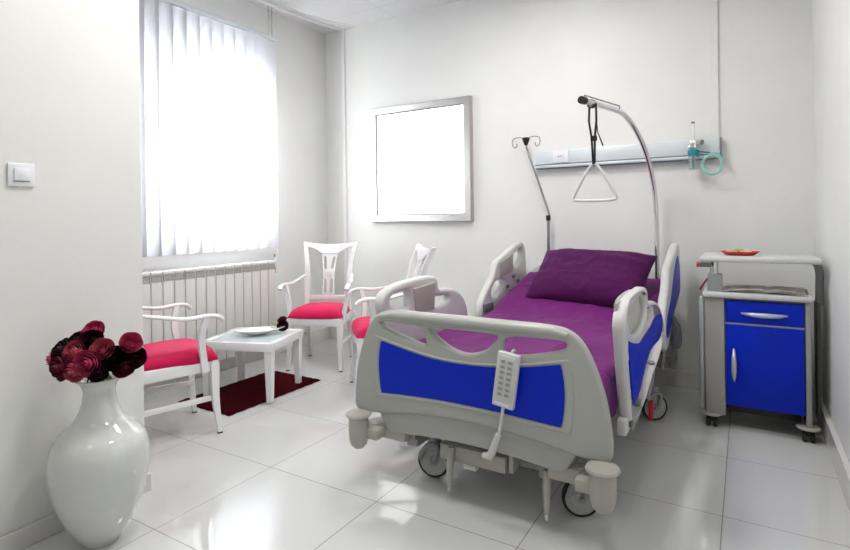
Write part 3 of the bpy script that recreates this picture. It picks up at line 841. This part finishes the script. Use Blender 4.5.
for x in (-.175, .272):
    for y in (3.45, 3.80):
        m4 = T(x - CX, y - CY, 0)
        c = lathe('caster', [(0, .062), (.03, .062), (.045, .066), (.055, .072), (.052, .08), (0, .082)], M['plastic_beige'], cb, 20, m4)
        for s in (-1, 1):
            o = lathe('caster_wheel', [(0, -.010), (.024, -.010), (.027, -.006), (.027, .006), (.024, .010), (0, .010)], M['rubber'], None, 20, m4 @ T(s * .017, -.006, .0272) @ Matrix.Rotation(PI / 2, 4, 'Y')); o.parent = c
        o = box('caster_hood', (x - CX - .026, x - CX + .026, y - CY - .018, y - CY + .024, .03, .063), M['black'], None, bev=.008); o.parent = c
# over-bed tray of the cabinet
tt = cbx('tray_table', -.225, .335, 3.40, 3.80,   .934, .964, M['cab_top'], bev=.011)
def tsub(o): o.parent = tt; return o
tsub(tube('tray_bend', [Vector((p[0] - CX, p[1] - CY, p[2])) for p in spline([(.28, 3.62, .942), (.325, 3.62, .928), (.343, 3.62, .88), (.343, 3.62, .79), (.343, 3.63, .70)], 6)], .020, M['mid_grey'], None, 10, flat=1.0))
tsub(box('tray_leg', (.325 - CX, .344 - CX, 3.58 - CY, 3.72 - CY, .06, .71), M['dark_grey'], None, bev=.006))  # dark grey carries the shade between cabinet and wall
tsub(box('slide_bar', (-.228 - CX, -.165 - CX, 3.415 - CY, 3.445 - CY, .903, .928), M['dark_grey'], None, bev=.004))
tsub(lathe('red_knob', [(0, 0), (.014, 0), (.016, .006), (.014, .014), (0, .014)], M['red'], None, 14, T(-.228 - CX, 3.43 - CY, .916) @ Matrix.Rotation(-PI / 2, 4, 'Y')))
tsub(tube('swivel_collar', [(-.155 - CX, 3.47 - CY, .86), (-.155 - CX, 3.47 - CY, .936)], .022, M['chrome'], None, 16))
pst = cbx('tray_post', -.19, -.115, 3.445, 3.50, .763, .865, M['mid_grey'], bev=.008)
o = tube('height_lever', [(-.185 - CX, 3.46 - CY, .84), (-.205 - CX, 3.45 - CY, .81), (-.228 - CX, 3.44 - CY, .77)], .006, M['dark_red'], None, 8); o.parent = pst

# food plate on tray
pl_ = thing('food_plate', 'oval red plate with a pale snack on cabinet tray', 'plate', (-.03, 3.54, .965))
bm = bmesh.new()
add_lathe(bm, [(0, 0), (.06, 0), (.075, .004), (.098, .020), (.102, .022), (.098, .023), (.074, .008), (0, .006)], 32, Matrix.Scale(.62, 4, (0, 1, 0)))
obj('plate_body', bm, M['red_plate'], pl_)
for nm, x, y, rz_, m, lab in (('sandwich', -.045, .0, .3, 'bread', 'left pale snack wedge lying on the red plate'), ('sandwich', .035, -.005, -.4, 'bread', 'right pale snack wedge lying on the red plate')):
    bm = bmesh.new()
    v = [(-.032, -.018), (.034, -.010), (-.01, .026)]
    lo = [bm.verts.new((a, b, 0)) for a, b in v]; hi = [bm.verts.new((a * .92, b * .92, .016)) for a, b in v]
    bm.faces.new(lo[::-1]); bm.faces.new(hi)
    for k in range(3): bm.faces.new((lo[k], lo[(k + 1) % 3], hi[(k + 1) % 3], hi[k]))
    o = obj(nm, bm, M[m]); o.location = (-.03 + x, 3.54 + y, .9735); o.rotation_euler = (0, 0, rz_)
    tag(o, lab, 'food')
bm = bmesh.new(); n = 14
for k in range(3):
    c = bm.verts.new((.0, 0, .012 + .004 * k)); rg = [bm.verts.new((.026 * math.cos(2 * PI * i / n + k), .018 * math.sin(2 * PI * i / n + k), .006 + .004 * k + .005 * math.sin(i * 2.5 + k))) for i in range(n)]
    for i in range(n): bm.faces.new((c, rg[i], rg[(i + 1) % n]))
o = obj('lettuce_leaf', bm, M['lettuce']); o.location = (-.035, 3.555, .980)
tag(o, 'crinkled green leaf garnish between the pale snack wedges', 'food')

# newspaper on worktop
bm = bmesh.new(); nx, ny = 30, 12
for lay in range(3):
    G = []
    for j in range(ny + 1):
        row = []
        for i in range(nx + 1):
            u, v = i / nx, j / ny
            z = .003 + lay * .003 + .007 * abs(math.sin(u * PI * 1.0)) * (1 + lay * .3) * (1 - .4 * v) - .007 * math.exp(-((u - .5) / .06) ** 2) + .003 * noise.noise(Vector((u * 5, v * 3, lay)))
            row.append(bm.verts.new(((u - .5) * (.40 - lay * .02) + lay * .008, (v - .5) * .26 + .012 * lay * (u - .3), max(z, .002 + lay * .002))))
        G.append(row)
    for j in range(ny):
        for i in range(nx): bm.faces.new((G[j][i], G[j][i + 1], G[j + 1][i + 1], G[j + 1][i]))
nw = obj('newspaper', bm, M['news'], angle=80); nw.location = (.085, 3.54, .7655); nw.rotation_euler = (0, 0, math.radians(-4))
sm = nw.modifiers.new('thickness', 'SOLIDIFY'); sm.thickness = .001; sm.offset = 1
tag(nw, 'rumpled open newspaper lying on the cabinet worktop under tray', 'newspaper')

# ------------------------------------------------------------------ chairs
def add_leg(bm, pts, w0, w1):
    """square tapered leg through centre points"""
    n = len(pts); rings = []
    for i, p in enumerate(pts):
        w = (w0 + (w1 - w0) * i / (n - 1)) / 2
        rings.append([bm.verts.new(Vector(p) + Vector((a * w, b * w, 0))) for a, b in ((-1, -1), (1, -1), (1, 1), (-1, 1))])
    for A_, B_ in zip(rings, rings[1:]):
        for k in range(4): bm.faces.new((A_[k], A_[(k + 1) % 4], B_[(k + 1) % 4], B_[k]))
    bm.faces.new(rings[0][::-1]); bm.faces.new(rings[-1])


def make_chair(label):
    t = thing('armchair', label, 'chair', group='white armchairs with raspberry seats')
    for s in (-1, 1):
        bm = bmesh.new(); add_leg(bm, spline([(s * .205, .185, .40), (s * .207, .19, .20), (s * .215, .21, .008)], 4), .046, .024)
        l = obj('leg', bm, M['chair'], t, angle=30)
        o = box('foot_pad', (s * .215 - .012, s * .215 + .012, .198, .222, 0, .009), M['foot']); o.parent = l
    for s in (-1, 1):
        bm = bmesh.new(); add_leg(bm, spline([(s * .18, -.195, .45), (s * .18, -.205, .25), (s * .185, -.25, .008)], 5), .036, .024)
        l = obj('leg', bm, M['chair'], t, angle=30)
        o = box('foot_pad', (s * .185 - .012, s * .185 + .012, -.262, -.238, 0, .009), M['foot']); o.parent = l
        bm = bmesh.new(); add_leg(bm, spline([(s * .18, -.195, .42), (s * .185, -.205, .60), (s * .193, -.24, .80), (s * .228, -.315, 1.0)], 6), .044, .036)
        obj('back_post', bm, M['chair'], t, angle=30)
    bm = bmesh.new()
    add_box(bm, -.215, .215, .17, .21, .355, .42, .006); add_box(bm, -.19, .19, -.215, -.18, .355, .42, .006)
    for s in (-1, 1): add_box(bm, -.017, .017, -.20, .20, .355, .42, .006, mtx=T(s * .20, 0, 0) @ rotz(-s * -.06))
    obj('seat_frame', bm, M['chair'], t)
    # cushion
    bm = bmesh.new(); n = 24; rows = []
    for j in range(n + 1):
        row = []
        for i in range(n + 1):
            u, v = i / n * 2 - 1, j / n * 2 - 1
            k = (1 - max(abs(u), abs(v)) ** 7)
            wv = .205 + .025 * (v + 1) / 2
            uu = u * math.sqrt(1 - v * v * .10); vv_ = v * math.sqrt(1 - u * u * .10)
            row.append(bm.verts.new((uu * wv, vv_ * .215 + .005, .420 + .072 * (max(1 - abs(u) ** 5, 0) * max(1 - abs(v) ** 5, 0)) ** .42 + .006 * (1 - u * u) * (1 - v * v))))
        rows.append(row)
    for j in range(n):
        for i in range(n): bm.faces.new((rows[j][i], rows[j][i + 1], rows[j + 1][i + 1], rows[j + 1][i]))
    e = [ed for ed in bm.edges if ed.is_boundary]
    r = bmesh.ops.extrude_edge_only(bm, edges=e)
    nv = [g for g in r['geom'] if isinstance(g, bmesh.types.BMVert)]
    for v in nv: v.co.z = .412; v.co.x *= .97; v.co.y *= .97
    bmesh.ops.holes_fill(bm, edges=[ed for ed in bm.edges if ed.is_boundary], sides=0)
    obj('seat_cushion', bm, M['velvet'], t, angle=80)
    # arms
    for s in (-1, 1):
        bm = bmesh.new()
        add_tube(bm, spline([(s * .20, -.235, .725), (s * .225, -.13, .70), (s * .25, .02, .672), (s * .268, .13, .678), (s * .272, .19, .668), (s * .272, .215, .645)], 5), [.014 + .006 * min(k / 12, 1) for k in range(26)], 10, flat=.62)
        obj('armrest', bm, M['chair'], t, angle=60)
        bm = bmesh.new(); add_leg(bm, spline([(s * .265, .125, .675), (s * .245, .105, .56), (s * .222, .12, .44), (s * .215, .13, .36)], 4), .030, .036)
        obj('arm_post', bm, M['chair'], t, angle=30)
        bm = bmesh.new(); add_box(bm, -.008, .008, -.22, .20, .185, .215, .003, mtx=T(s * .198, 0, 0) @ rotz(s * .05))
        obj('stretcher', bm, M['chair'], t)
    # back: crest, lower rail, splat ; back plane tilts back
    def tilt(c):
        h = c.z
        y = -.205 - .035 * max(0, (h - .6) / .2) ** 1 if h < .8 else -.24 - .375 * (h - .8)
        return Vector((c.x, y + c.y, h))
    crest = [(-.252, 1.008), (-.20, .995), (-.10, .985), (0, .982), (.10, .985), (.20, .995), (.252, 1.008), (.235, .965), (.15, .945), (.095, .915), (.07, .895), (-.07, .895), (-.095, .915), (-.15, .945), (-.235, .965)]
    plate('crest_rail', crest, [], .032, .008, M['chair'], t, 'y', 0.0, 1, tilt)
    plate('lower_rail', [(-.19, .545), (.19, .545), (.19, .50), (-.19, .50)], [], .024, .005, M['chair'], t, 'y', 0.0, 0, tilt)
    sp_out = [(-.075, .905), (.075, .905), (.066, .88), (.055, .80), (.048, .72), (.05, .62), (.052, .54), (-.052, .54), (-.05, .62), (-.048, .72), (-.055, .80), (-.066, .88)]
    hs = []
    for s in (-1, 1):
        hs.append([(s * .052, .875), (s * .028, .875), (s * .018, .80), (s * .016, .77), (s * .04, .765), (s * .044, .80)])
        hs.append([(s * .038, .685), (s * .016, .68), (s * .012, .60), (s * .014, .56), (s * .038, .56), (s * .038, .62)])
    splat = plate('back_splat', sp_out, hs, .016, .004, M['chair'], t, 'y', 0.0, 1, tilt)
    bm = bmesh.new(); add_lathe(bm, [(0, -.02), (.02, -.016), (.03, 0), (.02, .016), (0, .02)], 16, T(0, -.225, .725) @ Matrix.Rotation(PI / 2, 4, 'X'))
    o = obj('splat_medallion', bm, M['chair']); o.parent = splat
    return t


ch = make_chair('white armchair cut off by the near wall, seen from behind beside table')
ch.location = (-2.83, 1.84, 0); ch.rotation_euler = (0, 0, math.radians(-17.5))
c2 = copy_tree(ch); c2['label'] = 'white armchair facing the room in the corner, its whole carved back visible'
c2.location = (-3.02, 3.335, 0); c2.rotation_euler = (0, 0, math.radians(205))
c3 = copy_tree(ch); c3['label'] = 'white armchair seen sideways, half hidden behind the hospital bed rail'
c3.location = (-2.195, 3.06, 0); c3.rotation_euler = (0, 0, math.radians(134))

# ------------------------------------------------------------------ side table
tb_ = thing('side_table', 'low square white side table with frosted glass top', 'table', (-2.95, 2.565, 0), math.radians(19))
hx, hy, zt = .262, .24, .40
for sx in (-1, 1):
    for sy in (-1, 1):
        bm = bmesh.new(); add_leg(bm, [(sx * (hx - .035), sy * (hy - .035), .36), (sx * (hx - .032), sy * (hy - .032), 0.014)], .052, .034)
        obj('leg', bm, M['chair'], tb_, angle=30)
bm = bmesh.new(); w = .045
for d in ((-hx, hx, -hy, -hy + w), (-hx, hx, hy - w, hy), (-hx, -hx + w, -hy + w, hy - w), (hx - w, hx, -hy + w, hy - w)): add_box(bm, d[0], d[1], d[2], d[3], .345, zt, .004)
obj('top_frame', bm, M['chair'], tb_)
box('glass_top', (-hx + w, hx - w, -hy + w, hy - w, .385, .396), M['frosted'], tb_)

# dish
bm = bmesh.new(); n = 28; L0 = .185
def dish_pt(k, f, z):
    a = 2 * PI * k / n; x = L0 * math.cos(a); y = .085 * math.sin(a) * (1 - .25 * abs(math.cos(a)) ** 2)
    lift = .010 * abs(math.cos(a)) ** 3
    return (x * f, y * f, z + lift * f * f)
prof = [(.001, .003), (.30, .0), (.36, .0), (.62, .014), (.85, .024), (1.0, .034), (.975, .036), (.82, .028), (.58, .019), (.3, .008), (.001, .006)]
rings = [[bm.verts.new(dish_pt(k, f, z)) for k in range(n)] for f, z in prof]
for A_, B_ in zip(rings, rings[1:]):
    for k in range(n): bm.faces.new((A_[k], A_[(k + 1) % n], B_[(k + 1) % n], B_[k]))
ds = obj('serving_dish', bm, M['dish'], angle=70); ds.location = (-2.935, 2.585, .401); ds.rotation_euler = (0, 0, math.radians(46))
tag(ds, 'long boat-shaped white porcelain dish on the glass side table', 'dish')

# ------------------------------------------------------------------ rug
bm = bmesh.new(); nx, ny = 60, 90; G = []
for j in range(ny + 1):
    row = []
    for i in range(nx + 1):
        u, v = i / nx, j / ny
        e = min(i, nx - i, j, ny - j)
        x = -3.235 + .515 * u; y = 2.165 + .825 * v
        row.append(bm.verts.new((x + 3.0 + .003 * math.sin(v * 60), y - 2.55 + .003 * math.sin(u * 50), (.003 if e == 0 else .010) + (.0035 * noise.noise(Vector((x * 60, y * 60, 0))) if e else 0))))
    G.append(row)
for j in range(ny):
    for i in range(nx): bm.faces.new((G[j][i], G[j][i + 1], G[j + 1][i + 1], G[j + 1][i]))
rg = obj('rug', bm, M['rug'], angle=80); rg.location = (-3.0, 2.55, 0)
tag(rg, 'small burgundy shag rug on the tiles under the side table', 'rug')

# ------------------------------------------------------------------ floor vase
VX, VY = -2.10, 1.085
prof = [(0, 0), (.060, 0), (.068, .006), (.088, .03), (.118, .075), (.148, .135), (.170, .20), (.182, .265), (.185, .315), (.178, .362), (.158, .400), (.125, .432), (.096, .458), (.078, .485), (.066, .515), (.060, .545), (.059, .565), (.064, .585), (.078, .602), (.086, .610), (.087, .615), (.082, .616), (.070, .605), (.054, .58), (.050, .55), (.056, .515), (.07, .48), (.10, .44), (.15, .38), (.16, .30), (.13, .15), (.06, .04), (0, .03)]
sp_ = spline([(a, b, 0) for a, b in prof], 3)
vz = lathe('floor_vase', [(max(p.x * .915, 0) if 0 < k < len(sp_) - 1 else 0, p.y) for k, p in enumerate(sp_)], M['vase'], None, 64)
vz.location = (VX, VY, 0)
tag(vz, 'tall bulbous glossy white vase on the floor by the near wall', 'vase')


# roses
def rose_mesh(mname, seed, open_=1.0):
    """layered spiralling petals, radius about 1"""
    rnd = random.Random(seed); bm = bmesh.new()
    layers = [(3, .20, .90, -.25), (3, .34, .88, -.15), (4, .50, .84, -.05), (5, .68, .74, .12), (5, .80, .68, .20), (5, .92, .52, .32)]
    for li, (cnt, rad, hgt, flare) in enumerate(layers):
        for p in range(cnt):
            a0 = 2 * PI * p / cnt + li * .9 + rnd.uniform(-.15, .15); wid = 2 * PI / cnt * .78
            nu, nv = 6, 5; g = []
            for j in range(nv + 1):
                v = j / nv; row = []
                for i in range(nu + 1):
                    u = i / nu * 2 - 1
                    edge = 1 - .25 * u * u * v
                    rr_ = rad * (.25 + .75 * math.sin(v * PI * .55)) * (1 + flare * open_ * v * v * .45) + .03 * math.cos(u * PI) - .05 * abs(u) * (1 - v)
                    z = -.55 + (hgt + .45) * v * edge - flare * .28 * v ** 3 * (1 + .3 * math.cos(u * 3)) + rnd.uniform(-.006, .006)
                    a = a0 + u * wid * (.45 + .55 * math.sin(v * PI * .7))
                    row.append(bm.verts.new((rr_ * math.cos(a), rr_ * math.sin(a), z)))
                g.append(row)
            for j in range(nv):
                for i in range(nu): bm.faces.new((g[j][i], g[j][i + 1], g[j + 1][i + 1], g[j + 1][i]))
    bmesh.ops.create_icosphere(bm, subdivisions=2, radius=.30, matrix=T(0, 0, -.2))
    return bm


def rose(label, px, pz, dy, size, m, tiltx, tilty, seed, group=None, base=None, stem=True):
    """px, pz: head centre in room x and z; stems run down into the vase neck"""
    c = Vector((px, dy, pz))
    t = thing('rose', label, 'flower', c, 0, group)
    h = obj('rose_head', rose_mesh(m, seed), M[m], t, angle=70)
    nrm = Vector((tiltx, tilty, 1)).normalized()
    for v in h.data.vertices: v.co = nrm.to_track_quat('Z', 'Y').to_matrix() @ (v.co * size)
    if base is not None:
        b = Vector(base) - c
        tube('stem', spline([-nrm * size * .45, -nrm * size * .9 + b * .12, b * .75, b], 5), .0032, M['stem'], t, 6)
    return t


def V(p, dy):
    """room x and z of a bouquet point given offsets (right, up) from the vase rim, facing the room's near right"""
    r, u, f = p[0], p[1], dy
    # bouquet axes: right = (.857,.515), forward (towards the room) = (.515,-.857)
    return (VX + .857 * r + .515 * f, VY + .515 * r - .857 * f, .617 + u)


flowers = [
    ('pink rose at the very top of the bouquet in floor vase', (-.018, .165), .0, .044, 'rose_pink', 0, .3),
    ('almost black rose just below the topmost pink one in floor vase', (.008, .128), .055, .046, 'rose_dark', .1, .2),
    ('almost black rose at upper left of the bouquet in floor vase', (-.072, .118), .02, .044, 'rose_dark', -.4, .4),
    ('large near-black rose left of centre in the vase bouquet', (-.105, .080), .055, .052, 'rose_dark', -.6, .2),
    ('pink rose hanging over left edge of the floor vase bouquet', (-.158, .038), .02, .046, 'rose_pink', -1.2, -.1),
    ('salmon-edged rose in the upper middle of the vase bouquet', (-.042, .088), .085, .044, 'rose_salmon', -.1, .0),
    ('salmon rose on the upper right of the vase bouquet', (.062, .098), .075, .042, 'rose_salmon', .35, .2),
    ('bright pink rosebud high at the right end of the vase bouquet', (.145, .112), .02, .042, 'rose_pink', .8, .4),
    ('wide dusty pink rose at the centre of the vase bouquet', (.022, .042), .105, .050, 'rose_pink', .1, -.3),
    ('salmon rose at the bottom centre over the vase rim', (-.033, .008), .105, .044, 'rose_salmon', -.1, -.6),
    ('wine red rose low on the left over the vase rim', (-.088, .022), .09, .052, 'rose_wine', -.5, -.4),
    ('near-black rose at the right side of the vase bouquet', (.108, .048), .06, .048, 'rose_dark', .6, -.1),
    ('near-black drooping rose at the far right of the vase bouquet', (.155, .036), .01, .042, 'rose_dark', 1.1, -.2),
    ('wine-dark rose drooping lowest at the right of the vase', (.125, -.002), .04, .040, 'rose_wine', .8, -.8),
    ('wine red rose deep between the darker roses at bouquet centre', (-.02, .12), .03, .048, 'rose_wine', 0, .2),
    ('dark wine rose at bottom right between centre and drooping roses', (.05, -.002), .09, .040, 'rose_dark', .3, -.6),
]
for k, (lab, p, f, s, m, tr, tu) in enumerate(flowers):
    p = (p[0] * .90, .045 + p[1] * .74); f *= .9; s *= .94
    x, y, z = V(p, f)
    tx, ty = .857 * tr + .515 * .9, .515 * tr - .857 * .9
    n_ = Vector((tx, ty, .35 + tu)).normalized()
    a = 2 * PI * k / 16
    rr_ = thing('rose', lab, 'flower', (x, y, z), 0, 'roses in the white floor vase')
    h = obj('rose_head', rose_mesh(m, k), M[m], rr_, angle=70)
    q = n_.to_track_quat('Z', 'Y').to_matrix()
    for v in h.data.vertices: v.co = q @ (v.co * s)
    c = Vector((x, y, z)); rim_ = Vector((VX + .03 * math.cos(a), VY + .03 * math.sin(a), .60)) - c; bot = Vector((VX + .02 * math.cos(a + 2), VY + .02 * math.sin(a + 2), .30)) - c
    tube('stem', spline([-n_ * s * .4, rim_ + Vector((0, 0, .02)), rim_ + Vector((0, 0, -.05)), bot], 5), .003, M['stem'], rr_, 6)
    if k in (3, 5, 11, 15, 8):
        bm = bmesh.new()
        side = Vector((.857, .515, 0)) * (1 if k % 2 else -1)
        P0 = -n_ * s * .6; ln = .05
        ax = (side * .6 + Vector((0, 0, -.5)) + Vector((.3, -.5, 0))).normalized(); wd = ax.cross(n_).normalized()
        Lf = []; 
        for j in range(7):
            t_ = j / 6; w_ = .017 * math.sin(PI * min(t_ * .95 + .04, 1)); c_ = P0 + ax * ln * t_ + n_ * .012 * math.sin(t_ * 3)
            Lf.append([bm.verts.new(c_ - wd * w_), bm.verts.new(c_ + n_ * -.003), bm.verts.new(c_ + wd * w_)])
        for A_, B_ in zip(Lf, Lf[1:]):
            for q_ in range(2): bm.faces.new((A_[q_], A_[q_ + 1], B_[q_ + 1], B_[q_]))
        obj('leaf', bm, M['leaf'], rr_, angle=80)
# rose lying on the side table
for k, (lab, loc, s, n_) in enumerate((('dark red rose lying on the side table edge beside the dish', (-2.835, 2.725, .441), .040, (.5, -.6, .5)), ('smaller dark rose bud lying on the side table behind the dish', (-2.865, 2.75, .475), .034, (.1, -.4, .8)))):
    rr_ = thing('rose', lab, 'flower', loc, 0, 'dark roses on the side table')
    n_ = Vector(n_).normalized(); q = n_.to_track_quat('Z', 'Y').to_matrix()
    h = obj('rose_head', rose_mesh('rose_wine', 40 + k), M['rose_wine' if k else 'rose_dark'], rr_, angle=70)
    for v in h.data.vertices: v.co = q @ (v.co * s)
    tube('stem', spline([-n_ * s * .4, Vector((-.03, -.03, -.01 - k * .02)), Vector((-.07, -.05, -.005))], 4), .003, M['lettuce'], rr_, 6)
